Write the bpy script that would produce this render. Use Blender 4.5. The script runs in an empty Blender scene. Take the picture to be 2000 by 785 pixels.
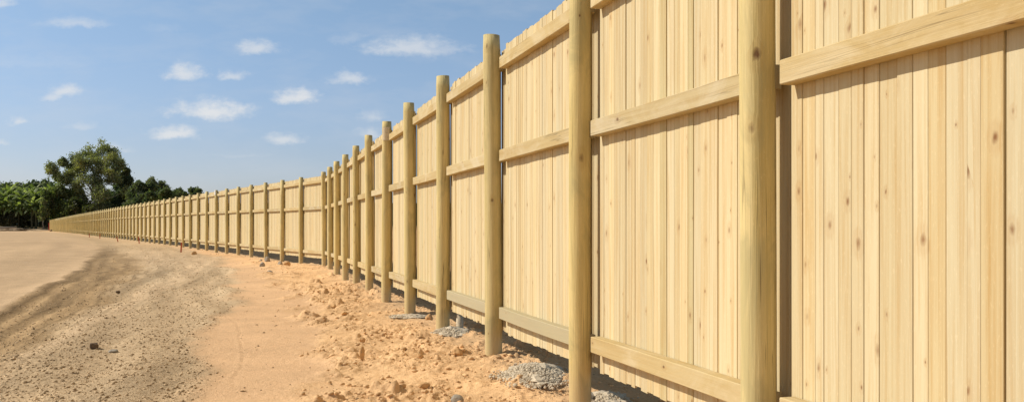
import bpy, math, random
import numpy as np

rng = np.random.default_rng(11)
random.seed(11)
C = bpy.context.scene.collection
PI = math.pi

# ------------------------------------------------------------------ helpers
def tag(o, label=None, cat=None, group=None, kind=None):
    if label: o['label'] = label
    if cat: o['category'] = cat
    if group: o['group'] = group
    if kind: o['kind'] = kind
    return o

def empty(name, loc, label=None, cat=None, group=None):
    o = bpy.data.objects.new(name, None)
    C.objects.link(o)
    o.location = loc
    o.empty_display_size = 0.3
    return tag(o, label, cat, group)

def link(name, me, parent=None, loc=(0, 0, 0), rz=0.0):
    o = bpy.data.objects.new(name, me)
    C.objects.link(o)
    o.location = loc
    o.rotation_euler = (0, 0, rz)
    if parent: o.parent = parent
    return o

class MB:
    """collects polygons with a grain UV and a per-corner tint colour, builds ONE mesh"""
    def __init__(s):
        s.v = []; s.f = []; s.uv = []; s.col = []
    def poly(s, pts, uvs, col):
        b = len(s.v)
        s.v += [tuple(p) for p in pts]
        s.f.append(tuple(range(b, b + len(pts))))
        s.uv += list(uvs)
        s.col += [col] * len(pts)
    def mesh(s, name, mat, smooth=False, weld=False):
        me = bpy.data.meshes.new(name)
        me.from_pydata(s.v, [], s.f)
        uvl = me.uv_layers.new(name='grain')
        uvl.data.foreach_set('uv', np.array(s.uv, np.float32).ravel())
        ca = me.color_attributes.new('tint', 'FLOAT_COLOR', 'CORNER')
        ca.data.foreach_set('color', np.array([(*c, 1.0) for c in s.col], np.float32).ravel())
        if weld:
            import bmesh
            bm = bmesh.new(); bm.from_mesh(me)
            bmesh.ops.remove_doubles(bm, verts=bm.verts, dist=1e-5)
            bm.to_mesh(me); bm.free()
        if smooth:
            me.polygons.foreach_set('use_smooth', np.ones(len(me.polygons), bool))
        me.materials.append(mat)
        me.update()
        return me
    def board(s, x0, x1, y0, y1, z0, z1, along, col, off, top_skew=0.0, warp=0.0, bev=0.0):
        """box x0..x1, y0 (front)..y1, z0..z1; grain runs along 'z' or 'x'; bev chamfers the front long edges"""
        ou, ov = off
        if along == 'z':
            prof = [(x0, y1), (x0, y0 + bev), (x0 + bev, y0), (x1 - bev, y0), (x1, y0 + bev), (x1, y1)] if bev > 0 else \
                   [(x0, y1), (x0, y0), (x1, y0), (x1, y1)]
            zt = lambda x: z1 + top_skew * ((x - x0) / max(1e-6, x1 - x0) - .5)
            n = len(prof)
            d = 0.0; ds = [0.0]
            for k in range(1, n):
                d += math.dist(prof[k], prof[k - 1]); ds.append(d)
            lo = [(p[0], p[1], z0 + top_skew * .6 * ((p[0] - x0) / max(1e-6, x1 - x0) - .5)) for p in prof]
            hi = [(p[0], p[1] + warp, zt(p[0])) for p in prof]
            for k in range(n - 1):
                a, b = k, k + 1
                s.poly([lo[a], lo[b], hi[b], hi[a]],
                       [(ou + ds[a], ov), (ou + ds[b], ov), (ou + ds[b], ov + z1 - z0), (ou + ds[a], ov + z1 - z0)], col)
            s.poly([lo[-1], lo[0], hi[0], hi[-1]],
                   [(ou + .5, ov), (ou + .5 + x1 - x0, ov), (ou + .5 + x1 - x0, ov + z1 - z0), (ou + .5, ov + z1 - z0)], col)
            s.poly(hi, [(ou + p[0] - x0, ov + p[1] * 3) for p in prof], col)
            s.poly(lo[::-1], [(ou + p[0] - x0, ov + p[1] * 3) for p in prof[::-1]], col)
        else:
            prof = [(y1, z0), (y0 + bev, z0), (y0, z0 + bev), (y0, z1 - bev), (y0 + bev, z1), (y1, z1)]
            n = len(prof)
            d = 0.0; ds = [0.0]
            for k in range(1, n):
                d += math.dist(prof[k], prof[k - 1]); ds.append(d)
            NX = 6
            xs = [x0 + (x1 - x0) * i / NX for i in range(NX + 1)]
            bow = [warp * (1 - (2 * i / NX - 1) ** 2) for i in range(NX + 1)]
            for i in range(NX):
                A, B, ba, bb = xs[i], xs[i + 1], bow[i], bow[i + 1]
                for k in range(n):
                    a, b = k, (k + 1) % n
                    db = ds[b] if b else ds[a] + (z1 - z0)
                    s.poly([(A, prof[a][0], prof[a][1] + ba), (A, prof[b][0], prof[b][1] + ba),
                            (B, prof[b][0], prof[b][1] + bb), (B, prof[a][0], prof[a][1] + bb)],
                           [(ou + ds[a], ov + A - x0), (ou + db, ov + A - x0), (ou + db, ov + B - x0), (ou + ds[a], ov + B - x0)], col)
            dk = tuple(c * .72 for c in col)
            s.poly([(x0, p[0], p[1]) for p in prof][::-1], [(ou + p[0], ov + p[1]) for p in prof][::-1], dk)
            s.poly([(x1, p[0], p[1]) for p in prof], [(ou + p[0], ov + p[1]) for p in prof], dk)

# ------------------------------------------------------------------ numpy noise (world XY)
_perm = rng.permutation(4096)
_val = rng.random(4096)
def _h(i, j):
    return _perm[(_perm[i & 4095] + j) & 4095]
def vnoise(x, y):
    xi = np.floor(x).astype(np.int64); yi = np.floor(y).astype(np.int64)
    fx = x - xi; fy = y - yi
    fx = fx * fx * fx * (fx * (fx * 6 - 15) + 10); fy = fy * fy * fy * (fy * (fy * 6 - 15) + 10)
    a = _val[_h(xi, yi)]; b = _val[_h(xi + 1, yi)]; c = _val[_h(xi, yi + 1)]; d = _val[_h(xi + 1, yi + 1)]
    return (a + (b - a) * fx) * (1 - fy) + (c + (d - c) * fx) * fy
def fbm(x, y, oct=4, gain=.5):
    s = 0; a = 1; t = 0
    for k in range(oct):
        s = s + a * vnoise(x + 17.3 * k, y - 9.1 * k); t += a; a *= gain; x = x * 2.03; y = y * 2.03
    return s / t
def bumps(x, y, keep=1.0):
    """rounded lumps, one per cell"""
    xi = np.floor(x).astype(np.int64); yi = np.floor(y).astype(np.int64)
    out = np.zeros_like(x)
    for di in (-1, 0, 1):
        for dj in (-1, 0, 1):
            h = _h(xi + di, yi + dj)
            px = xi + di + _val[h]; py = yi + dj + _val[(h * 7 + 3) & 4095]
            r = .15 + .4 * _val[(h * 13 + 5) & 4095] ** 2
            on = _val[(h * 29 + 11) & 4095] < keep
            d2 = ((x - px) ** 2 + (y - py) ** 2) / (r * r)
            out = np.maximum(out, np.where(on & (d2 < 1), r * np.sqrt(np.clip(1 - d2, 0, 1)), 0))
    return out
def sstep(a, b, x):
    t = np.clip((x - a) / (b - a), 0, 1)
    return t * t * (3 - 2 * t)

# ------------------------------------------------------------------ layout of the site (metres; camera stands over the origin)
EYE = 1.23
F = 1835.0
def at(px, py, z=0.0):                       # where a ray of the survey photograph meets height z
    Y = (EYE - z) * F / (py - 446.0)
    return ((px - 1000.0) * Y / F, Y)

def rise(X, Y):                              # the site climbs gently away from the camera
    D = Y
    g = np.interp(D, [-50, 20, 31.6, 47, 84, 147, 256, 262, 276, 305, 335, 400, 2500], [0, 0, 0.0, .12, .27, .43, .53, .62, 1.9, 2.6, 9, 12, 12])
    return g

YA = [3, 13.6, 17.5, 22.8, 30.5, 41.8, 51.3, 70.5, 102, 260, 400]
XA = [-3.6, -7.41, -8.96, -10.9, -13.9, -18.5, -22.4, -31.5, -48, -131, -200]
YB = [3, 8.8, 12.97, 19.8, 28.6, 38.3, 53.7, 70, 102, 260, 400]
XB = [-3.0, -4.7, -6.0, -8.2, -11.2, -15.4, -23.2, -31.9, -48.5, -131, -200]
YC = [3, 6.66, 8.24, 11.06, 16.8, 26.9, 38.3, 53.7, 70, 102, 260, 400]
XC = [-1.5, -2.25, -2.65, -3.49, -5.0, -8.05, -12.1, -19, -27, -43.5, -129, -198]
YD = [3, 6.66, 8.9, 11.6, 14.5, 19.8, 30.5, 44, 60, 102, 260, 400]
XD = [-1.2, -1.42, -1.75, -2.45, -3.1, -4.8, -8.3, -14.2, -22.3, -43, -128.6, -198]

def zones(X, Y):
    sc = np.clip(.35 + Y * .02, .3, 3)
    wob = (fbm(X * .9, Y * .5, 4) - .5) * sc * 1.5
    w2 = (fbm(X * 1.7 + 40, Y * 1.1, 4) - .5) * sc * 1.6
    a = X - np.interp(Y, YA, XA) + wob * .35
    b = X - np.interp(Y, YB, XB) + wob * .8
    c = X - np.interp(Y, YC, XC) + wob * .8 + w2 * .4
    d = X - np.interp(Y, YD, XD) + w2 * 1.2
    e = sc * .45
    ea = .05 + .05 * sc
    pale = 1 - sstep(-ea, ea, a)
    dark = sstep(-ea, ea, a) * (1 - sstep(-e, e, b))
    grav = sstep(-e, e, b) * (1 - sstep(-e * .7, e * .7, c))
    pink = sstep(-e * .7, e * .7, c) * (1 - sstep(-e, e, d))
    clod = sstep(-e, e, d)
    return pale, dark, grav, pink, clod, a, c

ANG = math.atan2(2.314, -.636)
def height(X, Y, z=None, fine=True):
    pale, dark, grav, pink, clod, a, c = z if z is not None else zones(X, Y)
    f1 = 1 - sstep(18, 45, Y)                # fades for details finer than the sheet's cells
    f2 = 1 - sstep(35, 110, Y)
    h = rise(X, Y) + (fbm(X * .35, Y * .35, 3) - .5) * .10 * f2
    h = h + (fbm(X * .05 + 9, Y * .05, 3) - .5) * .12 * sstep(20, 80, Y) * (1 - sstep(150, 220, Y))
    rough = fbm(X * .8 + 3, Y * .8, 3)
    patch = sstep(.40, .62, rough)
    lump = np.abs(fbm(X * 3.2, Y * 3.2, 4, .55) - .5) * 2
    h = h + clod * (.055 * (fbm(X * 2.1, Y * 2.1, 4, .55) - .45) + .07 * (patch * .8 + .2) * (1 - lump) * fbm(X * 6, Y * 6, 3)) * f2
    if fine:
        h = h + clod * (.40 * bumps(X * 4.2 + fbm(X * 9, Y * 9, 2), Y * 4.2, .26) / 4.2 * (.5 + patch) + .55 * bumps(X * 11 + fbm(X * 23, Y * 23, 2), Y * 11, .4) / 11 * (patch * .9 + .1) + (.040 * np.abs(fbm(X * 9, Y * 9, 3, .6) - .5) * 2 + .026 * fbm(X * 21, Y * 21, 2)) * (.35 + .65 * patch)) * f1
        h = h + grav * (.014 * fbm(X * 5, Y * 5, 4) + .013 * fbm(X * 23, Y * 23, 2) + .28 * bumps(X * 19, Y * 19, .4) / 19) * f1
        h = h + dark * (.014 * fbm(X * 9, Y * 9, 4)) * f1
    # lathe-like wheel ruts parallel to the road edge in the churned band and faint ones in the gravel
    rut = np.sin(a * 2 * PI / .42 + 2.2 * fbm(X * .5, Y * .25, 2))
    qq = a / (.075 * np.clip(Y, 6, 80))
    h = h + dark * .010 * rut * f2 - dark * .03 * f2 + (dark + grav * (1 - sstep(1.2, 2.4, qq)) * .8) * .006 * np.sin(qq * 2 * PI * 9 + 3 * fbm(qq * 1.5, Y * .12, 3)) * np.clip(Y / 9, .7, 2.2) * f1
    h = h + grav * .012 * np.sin(a * 2 * PI / .75 + 3 * fbm(X * .5, Y * .25, 2)) * f2
    # windrow between the pale pad and the band
    h = h + .035 * np.exp(-(a / .16) ** 2) * f2
    # thin furrow along the edge of the smooth strip
    near = (1 - sstep(13, 19, Y))
    fl = X - (-2.52 - .27 * (Y - 8.6) - .012 * (Y - 8.6) ** 2) + .10 * (fbm(X * .4, Y * .9, 2) - .5)
    h = h + .45 * near * sstep(6.6, 8, Y) * (.004 * np.exp(-(fl / .03) ** 2) - .006 * np.exp(-((fl - .035) / .018) ** 2))
    h = h + pale * .008 * fbm(X * 3, Y * 1.2, 3) * f2
    return h

def gz(x, y):
    X = np.array([float(x)]); Y = np.array([float(y)])
    return float(height(X, Y)[0])

# ------------------------------------------------------------------ materials
class NT:
    def __init__(s, tree): s.t = tree; s.l = tree.links.new
    def n(s, typ, **kw):
        nd = s.t.nodes.new(typ)
        for k, v in kw.items():
            if k.startswith('i_'): nd.inputs[int(k[2:]) if k[2:].isdigit() else k[2:]].default_value = v
            else: setattr(nd, k, v)
        return nd
    def math(s, op, a, b=None, c=None, clamp=False):
        nd = s.t.nodes.new('ShaderNodeMath'); nd.operation = op; nd.use_clamp = clamp
        for i, v in enumerate((a, b, c)):
            if v is None: continue
            if isinstance(v, (int, float)): nd.inputs[i].default_value = v
            else: s.l(v, nd.inputs[i])
        return nd.outputs[0]
    def vmul(s, v, k):
        nd = s.t.nodes.new('ShaderNodeVectorMath'); nd.operation = 'MULTIPLY'
        s.l(v, nd.inputs[0])
        if isinstance(k, tuple): nd.inputs[1].default_value = k
        else: s.l(k, nd.inputs[1])
        return nd.outputs[0]
    def vadd(s, v, k):
        nd = s.t.nodes.new('ShaderNodeVectorMath'); nd.operation = 'ADD'
        s.l(v, nd.inputs[0])
        if isinstance(k, tuple): nd.inputs[1].default_value = k
        else: s.l(k, nd.inputs[1])
        return nd.outputs[0]
    def mix(s, f, a, b, typ='MIX'):
        nd = s.t.nodes.new('ShaderNodeMix'); nd.data_type = 'RGBA'; nd.blend_type = typ
        for i, v in ((0, f), (6, a), (7, b)):
            if isinstance(v, (int, float)): nd.inputs[i].default_value = v
            elif isinstance(v, tuple): nd.inputs[i].default_value = (*v[:3], 1)
            else: s.l(v, nd.inputs[i])
        return nd.outputs[2]
    def noise(s, v, scale, detail=4, rough=.55, dist=0.0, dims='3D'):
        nd = s.n('ShaderNodeTexNoise', noise_dimensions=dims)
        nd.inputs['Scale'].default_value = scale; nd.inputs['Detail'].default_value = detail
        nd.inputs['Roughness'].default_value = rough; nd.inputs['Distortion'].default_value = dist
        s.l(v, nd.inputs['Vector'])
        return nd.outputs[0]
    def ramp(s, f, stops):
        nd = s.n('ShaderNodeValToRGB')
        cr = nd.color_ramp
        while len(cr.elements) < len(stops): cr.elements.new(.5)
        for e, (p, c) in zip(cr.elements, stops):
            e.position = p; e.color = (*c, 1) if isinstance(c, tuple) else (c, c, c, 1)
        s.l(f, nd.inputs[0])
        return nd.outputs[0]

def new_mat(name):
    m = bpy.data.materials.new(name); m.use_nodes = True
    t = NT(m.node_tree)
    bs = m.node_tree.nodes['Principled BSDF']
    bs.inputs['Specular IOR Level'].default_value = .2
    return m, t, bs

def wood(name, base, deep, knot=(.12, .05, .02), knots=.45, streak=.5, broad=.5, stain=None, stain_amt=0.0, rough=.75, bump=.25, gu=38, ksc=(7.5, 4.6, 1), foot=None, cracks=0.0):
    m, t, bs = new_mat(name)
    uv = t.n('ShaderNodeUVMap', uv_map='grain').outputs[0]
    tint = t.n('ShaderNodeVertexColor', layer_name='tint').outputs[0]
    # knots
    kv = t.vmul(uv, ksc)
    vo = t.n('ShaderNodeTexVoronoi', voronoi_dimensions='2D'); vo.inputs['Scale'].default_value = 1.0
    t.l(kv, vo.inputs['Vector'])
    sep = t.n('ShaderNodeSeparateColor'); t.l(vo.outputs['Color'], sep.inputs[0])
    on = t.math('LESS_THAN', sep.outputs[0], knots)
    size = t.math('MULTIPLY_ADD', t.math('POWER', sep.outputs[1], 2.0), .085, .028)
    rel = t.math('DIVIDE', vo.outputs['Distance'], size)
    wob = t.noise(t.vmul(uv, (60, 30, 1)), 1.0, 2, dims='2D')
    rel = t.math('ADD', rel, t.math('MULTIPLY_ADD', wob, .9, -.45))
    core = t.math('MULTIPLY', t.math('SUBTRACT', 1.25, rel, clamp=True), on, clamp=True)
    halo = t.math('MULTIPLY', t.math('MULTIPLY', t.math('SUBTRACT', 3.2, rel, clamp=True), .38), on, clamp=True)
    # grain, pushed sideways around the knots
    push = t.math('MULTIPLY', halo, .012)
    cx = t.n('ShaderNodeCombineXYZ'); t.l(push, cx.inputs[0])
    uvw = t.vadd(uv, cx.outputs[0])
    g1 = t.noise(t.vmul(uvw, (gu, .8, 1)), 1.0, 6, .62, .35, '2D')
    g2 = t.noise(t.vmul(uvw, (gu * 4.2, 2.6, 1)), 1.0, 3, .6, 0, '2D')
    g3 = t.noise(t.vmul(uv, (7, .5, 1)), 1.0, 3, .5, 0, '2D')
    sp = t.noise(t.vmul(uv, (90, 28, 1)), 1.0, 3, .7, 0, '2D')
    f = t.math('ADD', t.math('MULTIPLY', t.math('SUBTRACT', g1, .42, clamp=True), 2.4 * streak), t.math('MULTIPLY', t.math('SUBTRACT', g2, .5, clamp=True), .9 * streak))
    f = t.math('ADD', f, t.math('MULTIPLY', t.math('SUBTRACT', g3, .45, clamp=True), 1.6 * broad), clamp=True)
    col = t.mix(f, base, deep)
    # pale dry flecks
    fl = t.ramp(sp, [(.60, 0.0), (.72, 1.0)])
    col = t.mix(t.math('MULTIPLY', fl, .22), col, tuple(min(1, c * 1.25 + .04) for c in base))
    if stain is not None:
        sn = t.noise(t.vmul(uv, (5, 1.6, 1)), 1.0, 5, .65, .6, '2D')
        sf = t.ramp(sn, [(.46, 0.0), (.66, 1.0)])
        col = t.mix(t.math('MULTIPLY', sf, stain_amt), col, stain)
    col = t.mix(t.math('MULTIPLY', halo, .45), col, tuple(c * k for c, k in zip(deep, (.80, .62, .5))))
    col = t.mix(t.math('MULTIPLY', core, t.math('MULTIPLY_ADD', sep.outputs[2], .6, .35)), col, knot)
    col = t.mix(1.0, col, tint, 'MULTIPLY')
    if cracks:                               # thin drying checks along the grain
        c1 = t.noise(t.vmul(uvw, (26, .45, 1)), 1.0, 2, .5, 0, '2D'); c2 = t.noise(t.vmul(uv, (4, .7, 1)), 1.0, 2, .5, 0, '2D')
        line = t.math('SUBTRACT', 1.0, t.math('DIVIDE', t.math('ABSOLUTE', t.math('SUBTRACT', c1, .5)), .016), clamp=True)
        line = t.math('MULTIPLY', line, t.ramp(c2, [(.50, 0.0), (.60, 1.0)]))
        col = t.mix(t.math('MULTIPLY', line, cracks), col, (.10, .065, .025))
    if foot is not None:                    # earth splashed and rubbed on near the ground
        gp = t.n('ShaderNodeNewGeometry').outputs['Position']
        sz = t.n('ShaderNodeSeparateXYZ'); t.l(gp, sz.inputs[0])
        hz = t.math('ADD', sz.outputs[2], t.math('MULTIPLY_ADD', t.noise(gp, 9.0, 4), .5, -.25))
        ff = t.ramp(hz, [(.02, 1.0), (.42, 0.0)])
        col = t.mix(t.math('MULTIPLY', ff, .55), col, foot)
    t.l(col, bs.inputs['Base Color'])
    bs.inputs['Roughness'].default_value = rough
    bp = t.n('ShaderNodeBump'); bp.inputs['Strength'].default_value = bump; bp.inputs['Distance'].default_value = .004
    t.l(t.math('SUBTRACT', g2, t.math('ADD', core, g1)), bp.inputs['Height']); t.l(bp.outputs[0], bs.inputs['Normal'])
    return m

M = {}
M['paling'] = wood('pine_paling', (.60, .50, .295), (.49, .335, .145), knots=.36, streak=1.0, broad=.8, knot=(.20, .085, .028))
M['rail'] = wood('pine_rail', (.50, .385, .19), (.40, .27, .105), knots=.12, streak=.8, broad=.8, stain=(.58, .48, .30), stain_amt=.6, cracks=.55)
M['rail_green'] = wood('treated_rail', (.42, .35, .205), (.36, .29, .155), knots=.08, streak=.4, broad=.5, stain=(.42, .36, .20), stain_amt=.4)
M['post'] = wood('round_post', (.64, .50, .225), (.47, .355, .125), knots=.34, streak=.85, broad=1.0, stain=(.42, .345, .155), stain_amt=.75, gu=22, ksc=(6.5, 3.6, 1), foot=(.50, .36, .20), bump=.6, cracks=.9)

def simple(name, col, var=.25, scale=6.0, rough=.85, bump=.0):
    m, t, bs = new_mat(name)
    tc = t.n('ShaderNodeTexCoord').outputs['Object']
    n = t.noise(tc, scale, 5, .6)
    c = t.mix(t.ramp(n, [(.3, 0.0), (.7, 1.0)]), tuple(k * (1 - var) for k in col), tuple(min(1, k * (1 + var)) for k in col))
    t.l(c, bs.inputs['Base Color']); bs.inputs['Roughness'].default_value = rough
    if bump:
        bp = t.n('ShaderNodeBump'); bp.inputs['Strength'].default_value = .6; bp.inputs['Distance'].default_value = bump
        t.l(t.noise(tc, scale * 4, 6, .7), bp.inputs['Height']); t.l(bp.outputs[0], bs.inputs['Normal'])
    return m

M['tag'] = simple('paper_tag', (.80, .80, .78), .04)
M['pale_tag'] = simple('pale_scuff_tag', (.66, .53, .34), .12, 30)
M['red'] = simple('red_paint', (.42, .035, .02), .15)
M['stake'] = simple('stake_paint', (.50, .10, .045), .2, 20)
M['clay'] = simple('orange_clay', (.56, .335, .15), .25, 12, .95, .02)
M['stone'] = simple('grey_stone', (.34, .29, .22), .25, 10, .9, .02)
M['brownstone'] = simple('brown_block', (.15, .10, .06), .25, 12, .9, .01)
M['concrete'] = simple('concrete_lumps', (.55, .455, .32), .2, 30, .95, .01)
M['log'] = simple('dry_log', (.20, .16, .11), .3, 6)

def vcol_mat(name, rough=.9, var=.3, sc=40.0, trans=0.0):
    m, t, bs = new_mat(name)
    tint = t.n('ShaderNodeVertexColor', layer_name='tint').outputs[0]
    tc = t.n('ShaderNodeTexCoord').outputs['Object']
    n = t.noise(tc, sc, 4, .65)
    k = t.math('MULTIPLY_ADD', n, 2 * var, 1 - var)
    cc = t.n('ShaderNodeCombineColor')
    for i in range(3): t.l(k, cc.inputs[i])
    col = t.mix(1.0, tint, cc.outputs[0], 'MULTIPLY')
    t.l(col, bs.inputs['Base Color']); bs.inputs['Roughness'].default_value = rough
    if trans:
        out = m.node_tree.nodes['Material Output']
        tr = t.n('ShaderNodeBsdfTranslucent'); t.l(t.mix(1.0, col, (1.1, 1.25, .5), 'MULTIPLY'), tr.inputs[0])
        ms = t.n('ShaderNodeMixShader'); ms.inputs[0].default_value = trans
        t.l(bs.outputs[0], ms.inputs[1]); t.l(tr.outputs[0], ms.inputs[2]); t.l(ms.outputs[0], out.inputs[0])
    return m
M['leaf'] = vcol_mat('foliage', .6, .25, 1.2, .48)
M['bark'] = vcol_mat('bark', .9, .3, 2.0)
M['clods'] = vcol_mat('dirt_lumps', .95, .25, 30.0)

# ground: zone colours come with the sheet, the shader adds grain, streaks and fine bump
def ground_mat():
    m, t, bs = new_mat('site_dirt')
    tint = t.n('ShaderNodeVertexColor', layer_name='tint').outputs[0]
    P = t.n('ShaderNodeNewGeometry').outputs['Position']
    n1 = t.noise(P, 1.3, 6, .62); n2 = t.noise(P, 14, 5, .7); n3 = t.noise(P, 70, 3, .7)
    k = t.math('ADD', t.math('MULTIPLY_ADD', n1, .5, .75), t.math('ADD', t.math('MULTIPLY_ADD', n2, .36, -.18), t.math('MULTIPLY_ADD', n3, .36, -.18)))
    cc = t.n('ShaderNodeCombineColor')
    for i in range(3): t.l(k, cc.inputs[i])
    col = t.mix(1.0, tint, cc.outputs[0], 'MULTIPLY')
    t.l(col, bs.inputs['Base Color']); bs.inputs['Roughness'].default_value = .98
    bs.inputs['Specular IOR Level'].default_value = .05
    bp = t.n('ShaderNodeBump'); bp.inputs['Strength'].default_value = 1.0; bp.inputs['Distance'].default_value = .02
    t.l(t.math('ADD', t.math('MULTIPLY', n2, 1.0), t.math('MULTIPLY', n3, .5)), bp.inputs['Height']); t.l(bp.outputs[0], bs.inputs['Normal'])
    return m
M['ground'] = ground_mat()

# ------------------------------------------------------------------ ground: one sheet to the horizon
def build_ground():
    ys = [-60, -30, -15, -8, -4, -1, 1, 2.5, 3.8, 4.6, 5.2, 5.5]
    y = 5.5
    while y < 300:
        y += .00125 * y ** 1.3; ys.append(y)
    ys += [320, 350, 400, 500, 700, 1000, 1500, 2500]
    xs = []
    x = 1.35
    while x > -3.9:
        xs.append(x); x -= .0125
    st = .0125
    while x > -60:
        xs.append(x); st = min(.6, st * 1.014); x -= st
    while x > -400:
        xs.append(x); st *= 1.06; x -= st
    xs += [-700, -1500, -2500]
    xs = xs[::-1]
    x = 1.35; st = .0125
    while x < 400:
        st *= 1.10; x += st; xs.append(x)
    xs += [800, 1500, 2500]
    xs = np.array(xs); ys = np.array(ys)
    nx, ny = len(xs), len(ys)
    X, Y = np.meshgrid(xs, ys)
    Xf, Yf = X.ravel(), Y.ravel()
    z = zones(Xf, Yf)
    H = height(Xf, Yf, z)
    co = np.stack([Xf, Yf, H], 1).astype(np.float32)
    idx = np.arange(nx * ny).reshape(ny, nx)
    q = np.stack([idx[:-1, :-1], idx[:-1, 1:], idx[1:, 1:], idx[1:, :-1]], -1).reshape(-1, 4)
    me = bpy.data.meshes.new('ground')
    me.vertices.add(len(co)); me.vertices.foreach_set('co', co.ravel())
    me.loops.add(q.size); me.loops.foreach_set('vertex_index', q.ravel().astype(np.int32))
    me.polygons.add(len(q)); me.polygons.foreach_set('loop_start', np.arange(0, q.size, 4, dtype=np.int32))
    me.polygons.foreach_set('loop_total', np.full(len(q), 4, np.int32))
    me.update(calc_edges=True)
    me.polygons.foreach_set('use_smooth', np.ones(len(q), bool))
    pale, dark, grav, pink, clod, a, c = z
    def cv(r, g, b): return np.array([r, g, b])
    col = (pale[:, None] * cv(.51, .35, .20) + dark[:, None] * cv(.355, .235, .12) + grav[:, None] * cv(.50, .355, .205)
           + pink[:, None] * cv(.67, .425, .23) + clod[:, None] * cv(.70, .44, .222))
    tot = pale + dark + grav + pink + clod
    col /= np.maximum(tot, 1e-3)[:, None]
    # dark tyre streaks across the band, lighter worn lanes inside the gravel
    st1 = fbm(a * 5.5, Yf * .25, 3)
    lane = sstep(.50, .68, fbm(a * 1.6 + 5, Yf * .12, 3))
    col *= (1 + dark * (st1 - .5) * .9)[:, None]
    col += (grav * lane * (1 - sstep(24, 60, Yf)))[:, None] * cv(.075, .062, .042)
    q = a / (.075 * np.clip(Yf, 6, 80))
    ln = fbm(q * 2.2 + 5, Yf * .05, 4, .6) - .5
    nr = 1 - sstep(40, 110, Yf)
    col *= (1 + grav * nr * np.clip(ln * .8, -.2, .16))[:, None]
    wv = fbm(q * 1.5, Yf * .12, 3) * 3
    tread = np.sin(q * 2 * PI * 6.5 + wv) * .5 + np.sin(q * 2 * PI * 11 - wv * 1.3) * .5
    tread = tread * fbm(q * 4 + 9, Yf * .35, 3) * 1.6
    col *= (1 + (dark * .34 + grav * .26 * (1 - sstep(1.4, 2.8, q))) * nr * tread)[:, None]
    ridge_shade = np.exp(-((q - .12) / .10) ** 2) + .7 * np.exp(-((q - .62) / .05) ** 2) + .6 * np.exp(-((q - 1.02) / .05) ** 2)  # ridge shadow put into the colour as thin dark lines along the band
    col *= (1 - .20 * ridge_shade * nr * sstep(5, 8, Yf) * (1 - sstep(45, 70, Yf)) * (.5 + fbm(q * 3, Yf * .3, 3)))[:, None]
    trail = np.exp(-((a - .012 * Yf) / (.010 * np.clip(Yf, 20, 120))) ** 2) * sstep(34, 46, Yf) * (1 - sstep(110, 170, Yf))
    col *= (1 - .30 * trail)[:, None]
    arc = np.exp(-((q - 1.25) / .12) ** 2) * sstep(7, 10, Yf) * (1 - sstep(24, 32, Yf))
    col *= (1 - grav * arc * .25)[:, None]
    lite = np.exp(-((q - 1.62) / .16) ** 2) * sstep(7, 10, Yf) * (1 - sstep(34, 44, Yf)) + np.exp(-((q - 1.0) / .6) ** 2) * sstep(27, 33, Yf) * (1 - sstep(44, 52, Yf))
    col += (np.clip(grav + dark * .6, 0, 1) * lite * .8)[:, None] * cv(.12, .085, .055)
    col *= (1 + pale * nr * np.clip((fbm(a * .9 + 2, Yf * .035, 4, .6) - .5) * .5, -.2, .12))[:, None]
    far = sstep(24, 70, Yf)
    col = col * (1 - (far * (grav + dark) * .6)[:, None]) + (far * (grav + dark) * .6)[:, None] * cv(.49, .34, .19)
    big = fbm(Xf * .12, Yf * .12, 4)
    col *= (.86 + .28 * big)[:, None]
    cr = fbm(Xf * 2.1, Yf * 2.1, 4)
    col *= (1 + clod * (cr - .5) * .35)[:, None]
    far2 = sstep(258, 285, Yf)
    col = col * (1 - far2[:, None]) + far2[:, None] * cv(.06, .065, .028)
    ca = me.color_attributes.new('tint', 'FLOAT_COLOR', 'POINT')
    ca.data.foreach_set('color', np.concatenate([col, np.ones((len(col), 1))], 1).astype(np.float32).ravel())
    me.materials.append(M['ground'])
    o = link('ground', me)
    tag(o, 'bare sandy construction ground with churned gravel track', None, None, 'structure')
    return o
build_ground()

# ------------------------------------------------------------------ loose lumps lying on the dirt (nobody could count them)
ICO_V = None
def ico(sub):
    import bmesh
    bm = bmesh.new(); bmesh.ops.create_icosphere(bm, subdivisions=sub, radius=1.0)
    v = np.array([p.co[:] for p in bm.verts]); f = np.array([[q.index for q in p.verts] for p in bm.faces]); bm.free()
    return v, f

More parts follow.
